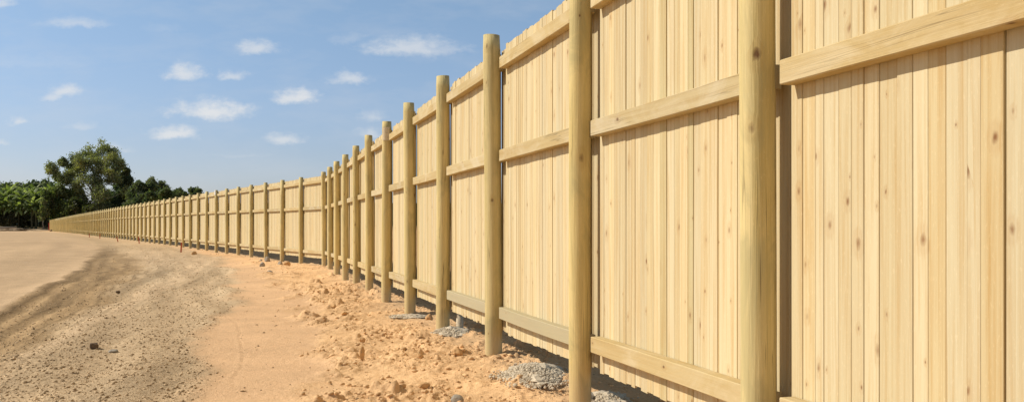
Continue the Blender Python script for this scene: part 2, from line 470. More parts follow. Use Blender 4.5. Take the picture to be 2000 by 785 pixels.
def lumps(name, mat, pts, size, cols, label, sub=1, flat=.75, sink=.3):
    v, f = ico(sub)
    n = len(pts); nv = len(v)
    ang = rng.random(n) * 2 * PI
    S = size[:, None] * np.stack([.7 + .6 * rng.random(n), .7 + .6 * rng.random(n), flat * (.6 + .7 * rng.random(n))], 1)
    jit = 1 + (rng.random((n, nv)) - .5) * .65
    P = v[None] * jit[:, :, None] * S[:, None, :]
    ca, sa = np.cos(ang)[:, None], np.sin(ang)[:, None]
    W = np.stack([P[..., 0] * ca - P[..., 1] * sa, P[..., 0] * sa + P[..., 1] * ca, P[..., 2]], -1)
    W += pts[:, None, :]; W[..., 2] += (size * flat * sink)[:, None]
    fa = (f[None] + (np.arange(n) * nv)[:, None, None]).reshape(-1, 3)
    me = bpy.data.meshes.new(name)
    me.vertices.add(n * nv); me.vertices.foreach_set('co', W.astype(np.float32).ravel())
    me.loops.add(fa.size); me.loops.foreach_set('vertex_index', fa.ravel().astype(np.int32))
    me.polygons.add(len(fa)); me.polygons.foreach_set('loop_start', np.arange(0, fa.size, 3, dtype=np.int32))
    me.polygons.foreach_set('loop_total', np.full(len(fa), 3, np.int32))
    me.update(calc_edges=True)
    at_ = me.color_attributes.new('tint', 'FLOAT_COLOR', 'POINT')
    cc = np.repeat(np.concatenate([cols, np.ones((n, 1))], 1), nv, 0)
    at_.data.foreach_set('color', cc.astype(np.float32).ravel())
    me.materials.append(mat)
    o = link(name, me)
    return tag(o, label, None, None, 'stuff')

def scatter(n, kind):
    """random spots in a ground zone, thinner with distance"""
    out = []
    while len(out) < n:
        m = n * 3
        Y = 5.6 * np.exp(rng.random(m) ** 1.25 * math.log(60 / 5.6))
        lo = np.interp(Y, YA, XA); hi = -.174 - .2748 * (Y - 8.64) + .9
        X = lo + (hi - lo) * rng.random(m)
        z = zones(X, Y)
        w = {'clod': z[4] * (.15 + .85 * sstep(.4, .6, fbm(X * .8 + 3, Y * .8, 3))), 'grav': z[2] + .8 * z[1], 'sparse': np.ones(m) * .5}[kind]
        ok = rng.random(m) < w
        out += list(zip(X[ok], Y[ok]))
    out = np.array(out[:n])
    z = height(out[:, 0], out[:, 1])
    return np.stack([out[:, 0], out[:, 1], z], 1)

p = scatter(16000, 'clod'); s = .004 + .023 * rng.random(len(p)) ** 9.0
c = np.array([.64, .405, .20]) * (.8 + .35 * rng.random((len(p), 1)))
lumps('dirt_clods', M['clods'], p, s, c, 'orange clods of loose clay scattered along the fence foot')
p = scatter(36000, 'grav'); s = .0035 + .014 * rng.random(len(p)) ** 8
c = np.array([.47, .33, .185]) * (.75 + .45 * rng.random((len(p), 1)))
lumps('gravel', M['clods'], p, s, c, 'brown loose gravel and crumbs over the churned track')
p = scatter(1200, 'sparse'); s = .004 + .012 * rng.random(len(p)) ** 4
c = np.array([.38, .25, .13]) * (.55 + .6 * rng.random((len(p), 1)))
lumps('pebbles', M['clods'], p, s, c, 'scattered small pebbles over the bare dirt')

# ------------------------------------------------------------------ single rocks and clods
def rock(name, label, px, py, w, h, mat, cat, group, seed, edge=.0, z_up=0.0):
    """w, h: size on the survey photo in pixels of 2000; py: foot"""
    x, y = at(px, py)
    k = y / F
    W, Hh = w * k, h * k
    r = np.random.default_rng(seed)
    v, f = ico(3)
    if edge: v = np.sign(v) * np.abs(v) ** .35 * .8
    for _ in range(9):                       # knock flat faces off
        n = r.normal(size=3); n /= np.linalg.norm(n)
        d = .62 + .3 * r.random()
        t = v @ n
        v = np.where((t > d)[:, None], v - (t - d)[:, None] * n, v)
    amp = .10 if not edge else .03
    v = v * (1 + amp * (r.random((len(v), 1)) - .5))
    v = v * np.array([W * .5, W * .5 * (.7 + .5 * r.random()), Hh * .62])
    a = r.random() * PI
    if edge: a = .3
    v = np.stack([v[:, 0] * math.cos(a) - v[:, 1] * math.sin(a), v[:, 0] * math.sin(a) + v[:, 1] * math.cos(a), v[:, 2]], 1)
    me = bpy.data.meshes.new(name); me.from_pydata(v.tolist(), [], f.tolist()); me.materials.append(mat); me.update()
    zz = gz(x, y) + Hh * .38 + z_up
    o = link(name, me, None, (x, y, zz))
    return tag(o, label, cat, group)

GR = 'loose rocks and clods on the dirt'
rock('stone_block', 'dark brown square stone block alone in the churned gravel', 184, 684, 20, 12, M['brownstone'], 'stone', GR, 3, .4)
rock('stone', 'flat brown stone lying just right of the dark square block', 222, 690, 20, 7, M['stone'], 'stone', GR, 4)
rock('stone', 'small dark stone on the churned wheel band, far left track', 230, 575, 11, 5, M['brownstone'], 'stone', GR, 5)
rock('clay_clod', 'big round orange clay clod beside the grey rubble heap', 893, 706, 22, 19, M['clay'], 'clod', GR, 6)
rock('clay_clod', 'upright pointed orange clay shard standing in loose dirt', 707, 715, 11, 27, M['clay'], 'clod', GR, 7)
rock('clay_clod', 'squat orange clod above the upright clay shard', 707, 676, 14, 10, M['clay'], 'clod', GR, 8)
rock('clay_clod', 'largest lumpy clod of the loose dirt mid foreground', 816, 716, 24, 16, M['clay'], 'clod', GR, 9)
rock('clay_clod', 'broad flat clod near bottom edge left of the grey stone', 828, 768, 30, 13, M['clay'], 'clod', GR, 10)
rock('clay_clod', 'dark shadowed clod on the mound below the thin posts', 651, 603, 14, 10, M['clay'], 'clod', GR, 12)
rock('clay_clod', 'flat clod lying in the middle of the clay mound', 673, 626, 15, 7, M['clay'], 'clod', GR, 13)
rock('clay_clod', 'flat dark clod near the feet of the closely spaced thin posts', 695, 579, 11, 5, M['clay'], 'clod', GR, 14)
rock('clay_clod', 'round brown clod alone just right of the nearest red stake', 379, 500, 10, 7, M['clay'], 'clod', GR, 15)
rock('stone', 'pale angular stone, front one of the stone cluster by fence', 512, 523, 13, 10, M['stone'], 'stone', GR, 16)
rock('stone', 'largest brown stone at the back of the stone cluster', 522, 513, 11, 11, M['stone'], 'stone', GR, 17)
rock('stone', 'smallest stone on the left of the stone cluster', 510, 512, 6, 5, M['stone'], 'stone', GR, 18)
rock('stone', 'wedge shaped stone right of the stone cluster by a post', 547, 523, 10, 8, M['stone'], 'stone', GR, 19)
rock('clay_clod', 'orange clod against the wedge shaped stone by a post', 560, 522, 13, 10, M['clay'], 'clod', GR, 20)
rock('stone', 'thin flat pale stone lying in front of the stone cluster', 527, 534, 11, 6, M['stone'], 'stone', GR, 21)
rock('stone', 'grey stone cut by the bottom edge of the picture', 893, 790, 26, 19, M['stone'], 'stone', GR, 22)
rock('clay_clod', 'brown clod behind post on the thin spill of concrete', 838, 631, 17, 15, M['clay'], 'clod', GR, 23)
rock('stone', 'rounded grey lump of concrete leaning on the thick post foot', 1147, 789, 26, 24, M['concrete'], 'stone', GR, 24)

# ------------------------------------------------------------------ heaps of spilt concrete at the post feet
def heap(label, x, y, rx, ry, hh, seed, n):
    r = np.random.default_rng(seed)
    v, f = ico(4)
    z0 = gz(x, y)
    up = v[:, 2] > -.25
    nz = np.array([fbm(np.array([p[0] * 3 + seed]), np.array([p[1] * 3 + p[2]]), 4)[0] for p in v])
    b = v * (1 + .75 * (nz[:, None] - .5))
    qq = np.sqrt(v[:, 0] ** 2 + v[:, 1] ** 2)
    b[:, 2] = np.where(v[:, 2] > 0, np.clip(1 - qq, 0, 1) ** .8 * .9 * (.35 + 1.3 * nz), -.2)
    b = b * np.array([rx, ry, hh])
    allv = [b.tolist()]; allf = [f.tolist()]; base = len(b)
    lv, lf = ico(1)
    for i in range(n):
        a = r.random() * 2 * PI; q = math.sqrt(r.random()) * (1.0 + .55 * r.random() ** 3)
        s = .003 + .014 * r.random() ** 4
        h = hh * .9 * max(0, 1 - q) ** .8
        p = lv * (1 + (r.random((len(lv), 1)) - .5) * .6) * s * np.array([1, .8 + .4 * r.random(), .8])
        p = p + np.array([math.cos(a) * q * rx, math.sin(a) * q * ry, h])
        allv.append(p.tolist()); allf.append((lf + base).tolist()); base += len(p)
    V = [p for g in allv for p in g]; Fc = [q for g in allf for q in g]
    me = bpy.data.meshes.new('rubble_heap'); me.from_pydata(V, [], Fc); me.materials.append(M['concrete']); me.update()
    o = link('rubble_heap', me, None, (x, y, z0 + .01))
    return tag(o, label, 'rubble heap', 'heaps of spilt concrete under the fence')
heap('big grey heap of crumbled concrete under the palings between thick posts', .185, 7.58, .25, .50, .10, 1, 3600)
heap('grey spill of concrete under the palings by a small grey peg', -.70, 10.75, .22, .42, .06, 2, 900)
heap('thin grey streak of concrete at a post foot', -1.42, 12.75, .26, .24, .03, 3, 500)
heap('grey crumbs of concrete around the thickest visible post foot', .66, 6.62, .17, .26, .05, 4, 700)

x, y = -.62, 11.15
mb = MB()
for i in range(12):
    a0, a1 = i * PI / 6, (i + 1) * PI / 6
    r0, r1 = .045, .038
    mb.poly([(r0 * math.cos(a0), r0 * math.sin(a0), 0), (r0 * math.cos(a1), r0 * math.sin(a1), 0), (r1 * math.cos(a1), r1 * math.sin(a1), .22), (r1 * math.cos(a0), r1 * math.sin(a0), .22)], [(0, 0)] * 4, (1, 1, 1))
    mb.poly([(r1 * math.cos(a0), r1 * math.sin(a0), .22), (r1 * math.cos(a1), r1 * math.sin(a1), .22), (0, 0, .226)], [(0, 0)] * 3, (1, 1, 1))
tag(link('peg', mb.mesh('peg', M['concrete'], True, True), None, (x, y, gz(x, y) - .02)), 'short grey peg poking up from concrete beneath the palings', 'peg')

# ------------------------------------------------------------------ the fence
H_TOP, PAL0, PAL1 = 3.0, .275, 2.90
RAILS = (.415, 1.835, 2.675)                # undersides of the three rails
R_POST = .0775
PF = .088                                   # face of the palings behind the post line
near = [(-.174 - .636 * n, 8.64 + 2.314 * n) for n in range(-3, 10)]     # near run: out of frame to the corner post
near[1] = (1.072, 4.106)
corner = near[-1]
far = [(-7.095 - 1.1707 * k, 31.6 + 2.21 * k) for k in range(0, 102)]
posts = near + far                          # ordered from the camera outwards
fence = empty('paling_fence', (corner[0], corner[1], 0), 'long new pine paling fence on round posts curving away across the bare site', 'fence')
FX, FY = corner

def tintc(r, lo=.86, hi=1.06, warm=.08):
    b = lo + (hi - lo) * r.random(); w = (r.random() - .5) * 2 * warm
    return (b * (1 + w * .4), b, b * (1 - w))

def panel_mesh(L, seed, detail=True):
    r = random.Random(seed)
    mb = MB()
    x = .125; end = L - .15
    first = True
    while x < end - .02:
        w = r.choice((.088, .094, .098, .1, .1, .085, .072, .058)) + r.uniform(-.004, .004)
        if x + w > end - .03: w = end - x
        gap = r.choice((.0008, .0012, .0018, .0025)) if r.random() < .62 else r.uniform(.0028, .0048)
        dy = r.uniform(0, .0055)
        z1 = PAL1 + r.gauss(0, .006); z0 = PAL0 + r.gauss(0, .005)
        off = (r.uniform(0, 60), r.uniform(0, 60))
        tc = tintc(r, .90, 1.09, .06)
        if r.random() < .08: tc = (tc[0] * .93, tc[1] * .94, tc[2] * .88)
        mb.board(x, x + w - gap, PF + dy, PF + dy + .017, z0, z1, 'z', tc, off, r.gauss(0, .004), r.gauss(0, .0015), .0018 if detail else 0.0)
        if x + w < end - .01:                # darker backing strip added behind the joint to stop light leaks
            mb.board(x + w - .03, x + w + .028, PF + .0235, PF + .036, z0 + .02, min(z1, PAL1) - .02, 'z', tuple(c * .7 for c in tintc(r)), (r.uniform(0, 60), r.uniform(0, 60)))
        x += w
    # boards set back behind the right-hand post
    xs = [L - .20, L - .095, L + .035, L + .12]
    xs = [L - .205, L - .118, L - .053, L + .047, L + .140]
    for i in range(4):
        off = (r.uniform(0, 60), r.uniform(0, 60))
        mb.board(xs[i], xs[i + 1] - .002, PF + .048 + .003 * (i % 2), PF + .064, PAL0 + r.gauss(0, .006), PAL1 + r.gauss(0, .006), 'z', tintc(r, .88, 1.02), off)
    return mb.mesh('paling_panel', M['paling'])

def rail_mesh(L, seed, mat, z0, hgt=.104):
    r = random.Random(seed)
    mb = MB()
    mb.board(.152, L + .052, .018 + r.uniform(-.003, .003), PF - .001, z0, z0 + hgt, 'x', tintc(r, .92, 1.08, .06), (r.uniform(0, 60), r.uniform(0, 60)), 0, r.uniform(-.008, .006), .004)
    return mb.mesh('rail', mat)

def post_mesh(seed, H=3.0, seg=40, detail=True):
    r = random.Random(seed)
    mb = MB()
    NZ = 26 if detail else 6
    rad = R_POST * r.uniform(.96, 1.03)
    lx, ly = r.gauss(0, .006), r.gauss(0, .004)
    ph = [r.uniform(0, 6.28) for _ in range(6)]
    ou, ov = r.uniform(0, 60), r.uniform(0, 60)
    tint = tintc(r, .9, 1.06, .05)
    def pt(i, j):
        a = 2 * PI * i / seg
        z = -.35 + (H + .35) * j / NZ
        k = 1 + .012 * math.sin(a * 2 + ph[0] + z * .5) + .010 * math.sin(a * 3 + ph[1] - z * 1.1) + .008 * math.sin(z * 2.1 + ph[2]) - .018 * (z / H - .5)
        if detail: k += .003 * math.sin(z * 23 + ph[3])
        bx = .006 * math.sin(z * 1.1 + ph[4]) + lx * z / H; by = .004 * math.sin(z * .9 + ph[5]) + ly * z / H
        rr = rad * k
        if j == NZ: rr -= .004
        return (rr * math.cos(a) + bx, rr * math.sin(a) + by, z + (.0 if j < NZ else .003 * math.sin(a + ph[0])))
    zs = lambda j: -.35 + (H + .35) * j / NZ
    for j in range(NZ):
        for i in range(seg):
            u0, u1 = 2 * PI * i / seg * R_POST, 2 * PI * (i + 1) / seg * R_POST
            mb.poly([pt(i, j), pt(i + 1, j), pt(i + 1, j + 1), pt(i, j + 1)], [(ou + u0, ov + zs(j)), (ou + u1, ov + zs(j)), (ou + u1, ov + zs(j + 1)), (ou + u0, ov + zs(j + 1))], tint)
    top = [pt(i, NZ) for i in range(seg)]
    mb.poly(top, [(ou + p[0] * .3, ov + p[1] * .3) for p in top], tuple(c * .8 for c in tint))
    me = mb.mesh('post', M['post'], True, True)
    me.polygons[len(me.polygons) - 1].use_smooth = False
    return me

def add_tag(post, mat, z0, z1, a0, a1, label=None):
    mb = MB(); n = 8; r = R_POST + .006
    for i in range(n):
        b0, b1 = a0 + (a1 - a0) * i / n, a0 + (a1 - a0) * (i + 1) / n
        mb.poly([(r * math.cos(b0), r * math.sin(b0), z0), (r * math.cos(b1), r * math.sin(b1), z0), (r * math.cos(b1), r * math.sin(b1), z1), (r * math.cos(b0), r * math.sin(b0), z1)], [(0, 0)] * 4, (1, 1, 1))
    o = link('tag', mb.mesh('tag', mat, True), post)
    if label: o['label'] = label
    return o

def gnd(p): return float(rise(np.array([p[0]]), np.array([p[1]]))[0])

LIMIT = 100
far_post_protos = [post_mesh(900 + i, 2.95, 16, False) for i in range(6)]
# posts
post_objs = []
stuff_posts = []
for i, p in enumerate(posts):
    if i < LIMIT:
        if i < 13:
            me = post_mesh(100 + i, H_TOP, 40, True)
        else:
            me = far_post_protos[i % 6]
        o = link('post', me, fence, (p[0] - FX, p[1] - FY, gnd(p)), random.uniform(0, 6.28) if i >= 13 else 0)
        post_objs.append(o)
    else:
        stuff_posts.append(p)
def join_copies(name, items, mat):
    """one mesh out of many placed meshes (the last few too small to tell apart)"""
    V = []; Fc = []; UV = []; COL = []
    base = 0
    for me, loc, rz in items:
        n = len(me.vertices); co = np.empty(n * 3, np.float32); me.vertices.foreach_get('co', co); co = co.reshape(-1, 3)
        ca, sa = math.cos(rz), math.sin(rz)
        V.append(np.stack([co[:, 0] * ca - co[:, 1] * sa + loc[0], co[:, 0] * sa + co[:, 1] * ca + loc[1], co[:, 2] + loc[2]], 1))
        for pl in me.polygons: Fc.append([v + base for v in pl.vertices])
        u = np.empty(len(me.loops) * 2, np.float32); me.uv_layers[0].data.foreach_get('uv', u); UV.append(u)
        c = np.empty(len(me.loops) * 4, np.float32); me.color_attributes[0].data.foreach_get('color', c); COL.append(c)
        base += n
    me = bpy.data.meshes.new(name); me.from_pydata(np.concatenate(V).tolist(), [], Fc)
    uvl = me.uv_layers.new(name='grain'); uvl.data.foreach_set('uv', np.concatenate(UV))
    ca = me.color_attributes.new('tint', 'FLOAT_COLOR', 'CORNER'); ca.data.foreach_set('color', np.concatenate(COL))
    me.materials.append(mat); me.update()
    return me
o = link('post', join_copies('post', [(far_post_protos[i % 6], (p[0] - FX, p[1] - FY, gnd(p)), 0) for i, p in enumerate(stuff_posts)], M['post']), fence)
o['kind'] = 'stuff'; o['label'] = 'last tiny posts at the far end of the fence'

# bays: from the outer post (left end, x = 0) towards the camera
LF = math.hypot(1.1707, 2.21)
far_panels = [panel_mesh(LF, 700 + i, False) for i in range(6)]
far_rails = [[rail_mesh(LF, 800 + i * 3 + k, M['rail'], RAILS[k]) for k in range(3)] for i in range(4)]
stuff_bays = []
for i in range(len(posts) - 1):
    b, a = posts[i], posts[i + 1]           # b nearer, a farther
    L = math.dist(a, b)
    rz = math.atan2(b[1] - a[1], b[0] - a[0])
    z = (gnd(a) + gnd(b)) / 2
    loc = (a[0] - FX, a[1] - FY, z)
    if i < LIMIT:
        if i < 13:
            pm = panel_mesh(L, 300 + i, True)
            grn = i in (2, 3)                # two bays carry a grey-green bottom rail
            rms = [rail_mesh(L, 400 + i * 3 + k, M['rail_green'] if (k == 0 and grn) else M['rail'], RAILS[k]) for k in range(3)]
        else:
            pm = far_panels[i % 6]; rms = far_rails[(i * 7) % 4]; grn = False
        po = link('paling_panel', pm, fence, loc, rz)
        for k in range(3):
            ro = link('rail', rms[k], po)
            if grn and k == 0: ro['label'] = 'grey-green treated bottom rail'
    else:
        stuff_bays.append((far_panels[i % 6], loc, rz))
        for k in range(3): stuff_bays.append((far_rails[i % 4][k], loc, rz))
o = link('paling_panel', join_copies('paling_panel', stuff_bays, M['paling']), fence)
o['kind'] = 'stuff'; o['label'] = 'last tiny bays at the far end of the fence'

# tags stapled on three posts (angles face the camera side)
add_tag(post_objs[6], M['pale_tag'], 2.68, 2.90, -2.3, -.6, 'pale scuffed label near the post top')
o6 = post_objs[13 + 6 - 0]; o6.rotation_euler = (0, 0, 0)
add_tag(o6, M['tag'], 2.72, 2.95, -3.1, -1.7, 'white tag near the post top')
o7 = post_objs[13 + 79] if len(post_objs) > 92 else post_objs[-1]; o7.rotation_euler = (0, 0, 0)
add_tag(o7, M['tag'], 2.5, 2.95, -3.2, -1.4, 'white tag near the post top')

# ------------------------------------------------------------------ survey stakes
def stake(label, px, py, h, lean):
    g = .0
    for _ in range(6):
        x, y = at(px, py, g); g = gz(x, y)
    mb = MB(); w = .028
    def ring(z, k): return [(k * w * sx + lean * z, k * w * sy * .6, z) for sx, sy in ((-1, -1), (1, -1), (1, 1), (-1, 1))]
    lv = [ring(-.15, .3), ring(0, 1), ring(h * .85, 1.05), ring(h, .95)]
    for a, b in zip(lv, lv[1:]):
        for i in range(4): mb.poly([a[i], a[(i + 1) % 4], b[(i + 1) % 4], b[i]], [(0, 0)] * 4, (1, 1, 1))
    mb.poly(lv[-1], [(0, 0)] * 4, (1, 1, 1))
    root = link('survey_stake', mb.mesh('survey_stake', M['stake'], False, True), None, (x, y, g))
    return tag(root, label, 'stake', 'red survey stakes along the fence')
stake('nearest and tallest red survey stake, upright before the fence', 353.5, 492.5, .47, .05)
stake('red survey stake leaning at a post foot, second from the front', 272, 476, .46, -.12)
stake('slanting red survey stake, third from the front of the row', 230.5, 472.5, .40, -.25)
stake('short red survey stake, fourth from the front of the row', 195, 466, .45, .05)
stake('tiny farthest red survey stake of the row', 174.5, 463.8, .42, .0)

# red board at the far end of the fence
ex, ey = posts[-1]
mb = MB(); mb.board(-.35, .35, -.03, .03, .15, 2.2, 'z', (1, 1, 1), (0, 0), 0, 0, .01)
for sx in (-.3, .3): mb.board(sx - .03, sx + .03, .031, .09, 0, 2.1, 'z', (1, 1, 1), (0, 0))
tag(link('red_board', mb.mesh('red_board', M['red']), None, (ex - .75, ey + 1.5, gnd((ex, ey + 1.5)))), 'narrow dark red board standing at the far end of the fence', 'board')

# ------------------------------------------------------------------ trees
Z0 = 278.0
def W(px, py, Z): return np.array([(px - 1000) * Z / F, Z, EYE + (446 - py) * Z / F])

def leaf_cloud(name, centres, radii, n_each, leaf, palette, seed, parent, sub=8, aspect=2.2, droop=.3, shade=None):
    """leaf clumps in sub-clusters inside each lobe: many small quads, each with its own colour and tilt"""
    r = np.random.default_rng(seed)
    pts = []; cols = []
    n_each = int(n_each * 2.6); sub = sub + 3
    for c, rad in zip(centres, radii):
        sc = r.normal(size=(sub, 3)); sc /= np.linalg.norm(sc, axis=1)[:, None]
        sc *= (.45 + .5 * r.random((sub, 1)))
        n_e = int(n_each * 1.0); k = r.integers(0, sub, n_e)
        q = r.normal(size=(n_each, 3)) * .27 + sc[k]
        pc = np.array(palette)[r.integers(0, len(palette), sub)][k]
        lum = .75 + .45 * r.random((n_each, 1))
        cols.append(pc * lum)
        pts.append(c + q * rad)
    P = np.concatenate(pts); Cc = np.concatenate(cols)
    n = len(P)
    u = r.normal(size=(n, 3)); u[:, 2] -= droop * 2; u /= np.linalg.norm(u, axis=1)[:, None]
    w = np.cross(u, r.normal(size=(n, 3))); w /= np.linalg.norm(w, axis=1)[:, None]
    s = leaf * (.6 + .8 * r.random((n, 1)))
    A = P - w * s * .5 / aspect; B = P + u * s * .5 - w * s * .15; D = P + w * s * .5 / aspect + u * s * .35; E = P + u * s
    V = np.stack([A, P + w * s / aspect, E, P + u * s * .5 - w * s / aspect], 1).reshape(-1, 3)
    loc = np.array(parent.location) if parent else np.zeros(3)
    V = V - loc
    Fc = np.arange(n * 4).reshape(-1, 4)
    me = bpy.data.meshes.new(name); me.from_pydata(V.tolist(), [], Fc.tolist())
    ca = me.color_attributes.new('tint', 'FLOAT_COLOR', 'CORNER')
    ca.data.foreach_set('color', np.repeat(np.concatenate([Cc, np.ones((n, 1))], 1), 4, 0).astype(np.float32).ravel())
    me.materials.append(M['leaf']); me.update()
    return link(name, me, parent)

def limbs(name, chains, col, parent):
    """tapered bent tubes; chains: list of [(point, radius), ...] in world space"""
    mb = MB(); S = 8
    loc = np.array(parent.location)
    for ch in chains:
        rings = []
        for i, (p, rr) in enumerate(ch):
            p = np.array(p, float) - loc
            d = np.array(ch[min(i + 1, len(ch) - 1)][0], float) - np.array(ch[max(i - 1, 0)][0], float)
            d /= np.linalg.norm(d) + 1e-9
            u = np.cross(d, (0.3, 1, .1)); u /= np.linalg.norm(u); w = np.cross(d, u)
            rings.append([tuple(p + rr * (math.cos(2 * PI * k / S) * u + math.sin(2 * PI * k / S) * w)) for k in range(S)])
        for a, b in zip(rings, rings[1:]):
            for k in range(S):
                mb.poly([a[k], a[(k + 1) % S], b[(k + 1) % S], b[k]], [(0, 0)] * 4, col)
    return link(name, mb.mesh(name, M['bark'], True, True), parent)

def bend(p, q, r0, r1, seed, n=6, amp=.06):
    r = np.random.default_rng(seed)
    p = np.array(p, float); q = np.array(q, float); Ln = np.linalg.norm(q - p)
    out = []
    o1 = r.normal(size=3) * amp * Ln; o1[2] *= .3
    for i in range(n + 1):
        t = i / n
        out.append((p + (q - p) * t + o1 * math.sin(t * PI) + r.normal(size=3) * .01 * Ln * (0 < i < n), r0 + (r1 - r0) * t))
    return out

def tree(label, lobes, Z, palette, seed, foot, trunks, bark, name='tree', cat='tree', group='trees beyond the fence', n=330, leaf=.55, depth=.8, sub=8, droop=.3, aspect=2.2):
    """lobes: (px, py, radius px); foot: px of the trunk base; trunks: number of stems"""
    k = Z / F
    r = np.random.default_rng(seed)
    fx = (foot - 1000) * k
    gzv = float(rise(np.array([fx]), np.array([Z]))[0])
    root = empty(name, (fx, Z, gzv), label, cat, group)
    cs = []; rs = []
    xs = [l[0] for l in lobes]; half = (max(xs) - min(xs)) / 2 * k + 1
    for (px, py, rad) in lobes:
        c = W(px, py, Z); c[1] += r.uniform(-1, 1) * depth * half * .7
        cs.append(c); rs.append(rad * k * 1.12)
    leaf_cloud('crown', cs, rs, n, leaf, palette, seed + 1, root, sub, aspect, droop)
    chains = []
    order = sorted(range(len(cs)), key=lambda i: cs[i][2])
    tops = []
    mx = np.mean([c[0] for c in cs]); 
    for s in range(trunks):
        bx = fx + (s - (trunks - 1) / 2) * half * .34
        g0 = float(rise(np.array([bx]), np.array([Z]))[0]) - .2
        tgt = cs[order[int(len(order) * (.55 + .4 * (s + .5) / trunks)) % len(order)]] if trunks > 1 else cs[order[-1]]
        top = np.array([bx * .45 + tgt[0] * .55, Z + r.uniform(-.5, .5) * half * .5, g0 + (tgt[2] - g0) * .85])
        hgt = top[2] - g0
        tr = bend((bx, Z + r.uniform(-.4, .4) * half * .4, g0), top, .018 * hgt + .06, .05, seed + 30 + s, 8, .035)
        chains.append(tr); tops.append(tr)
    for i, c in enumerate(cs):
        tr = tops[int(np.argmin([abs(t[-1][0][0] - c[0]) for t in tops]))]
        j = min(len(tr) - 1, max(2, int(len(tr) * np.clip((c[2] - gzv) / (tr[-1][0][2] - gzv + .1) * .75, .2, .95))))
        chains.append(bend(tr[j][0], c + np.array([0, 0, rs[i] * .3]), max(.04, tr[j][1] * .55), .03, seed + 60 + i, 5, .08))
    limbs('trunk', chains, bark, root)
    return root

GUM = [(.24, .25, .13), (.28, .29, .15), (.19, .21, .115), (.30, .29, .12), (.14, .16, .09)]  # foliage palettes, lightened to stand in for distance haze
DARK = [(.075, .10, .055), (.105, .13, .065), (.135, .16, .08), (.055, .08, .05)]
MID = [(.13, .16, .055), (.17, .19, .065), (.09, .12, .04), (.20, .21, .09)]
GREY = [(.17, .18, .10), (.13, .15, .075), (.20, .205, .115)]
tree('tallest grey-green gum tree with pale stems towering over the far fence',
     [(168, 300, 15), (186, 290, 14), (150, 315, 13), (206, 300, 13), (224, 312, 13), (136, 328, 10), (118, 330, 11), (112, 345, 8), (160, 336, 14), (190, 322, 15), (214, 333, 14), (236, 322, 10),
      (132, 350, 12), (172, 358, 14), (200, 352, 13), (230, 350, 12), (150, 372, 14), (188, 384, 14), (216, 378, 13), (130, 385, 12), (165, 400, 13), (205, 402, 11), (240, 375, 9), (176, 318, 13), (145, 345, 12), (202, 328, 12), (220, 348, 13), (160, 384, 13), (180, 370, 13), (126, 318, 8), (140, 312, 9), (232, 338, 11)],
     Z0, GUM, 50, 190, 4, (.42, .36, .30), name='gum_tree', n=480, leaf=.44, droop=.6, aspect=3.0)
tree('dark spiky tree pressed against the right side of the tallest gum',
     [(240, 345, 8), (250, 335, 5), (254, 352, 6), (246, 360, 9), (236, 375, 10), (250, 378, 9), (240, 395, 11), (254, 400, 10), (230, 405, 10)],
     Z0 + 6, DARK, 51, 242, 1, (.08, .07, .05), name='tree', n=700, leaf=.45)
tree('black-green broad tree right of the tallest gum, lowest crown in shade',
     [(268, 372, 11), (280, 378, 12), (262, 388, 12), (276, 395, 12), (292, 392, 11), (288, 366, 9), (275, 362, 7), (262, 406, 11), (290, 408, 10)],
     Z0 - 22, DARK, 52, 277, 2, (.07, .06, .045), name='tree', n=700, leaf=.45)
tree('pale grey-green rounded tree rising behind the dark trees at right',
     [(302, 358, 8), (312, 363, 8), (294, 362, 7), (320, 372, 8), (305, 372, 9), (312, 384, 10), (324, 388, 9)],
     Z0 + 14, GREY, 53, 308, 2, (.2, .17, .13), name='tree', n=650, leaf=.42)
tree('low dark green bushy tree before the pale rounded tree, behind the fence',
     [(300, 384, 8), (316, 382, 8), (330, 378, 8), (344, 378, 8), (352, 382, 7), (290, 394, 8), (308, 396, 9), (326, 394, 9), (342, 392, 8)],
     Z0 - 40, DARK[1:] + MID[2:3], 54, 322, 2, (.08, .07, .05), name='tree', n=600, leaf=.4)
tree('small dark treetop just showing over the fence, farthest right of all',
     [(372, 376, 6), (381, 374, 7), (390, 377, 6), (364, 381, 5), (384, 386, 9), (374, 390, 9)],
     Z0 - 30, DARK[1:] + GREY[1:2], 55, 379, 1, (.08, .07, .05), name='tree', n=380, leaf=.45)
tree('yellow-green bushy tree between the banana stand and tallest gum',
     [(112, 372, 10), (100, 380, 10), (124, 380, 10), (108, 394, 12), (126, 398, 11), (96, 398, 9), (116, 410, 12), (134, 412, 10), (104, 420, 9), (124, 424, 9)],
     Z0 - 6, MID, 56, 114, 2, (.14, .11, .08), name='tree', n=520, leaf=.42)
tree('olive shrubby tree just over the fence in front of gum stems',
     [(146, 392, 9), (142, 406, 10), (155, 412, 9), (132, 420, 8), (170, 412, 8), (182, 408, 7)],
     Z0 - 10, [(.07, .08, .03), (.05, .062, .024), (.09, .095, .04)], 57, 148, 2, (.12, .10, .08), name='tree', n=300, leaf=.5)
tree('slim light green sapling standing free before the dark stand',
     [(86, 393, 4), (84, 400, 5), (88, 404, 5), (83, 410, 6), (89, 414, 6), (85, 421, 6)],
     Z0 - 12, MID + GUM[:2], 58, 86, 1, (.2, .16, .12), name='sapling', cat='sapling', n=200, leaf=.42)
tree('brown-grey rounded shrub on the left edge behind the dirt bank',
     [(8, 424, 8), (20, 420, 9), (30, 424, 8), (14, 432, 8), (28, 433, 8), (0, 432, 8), (-10, 424, 9)],
     Z0 - 10, [(.075, .07, .038), (.055, .052, .03), (.09, .082, .045)], 59, 16, 3, (.12, .10, .07), name='shrub', cat='shrub', n=360, leaf=.4, group='shrubs at the foot of the trees')
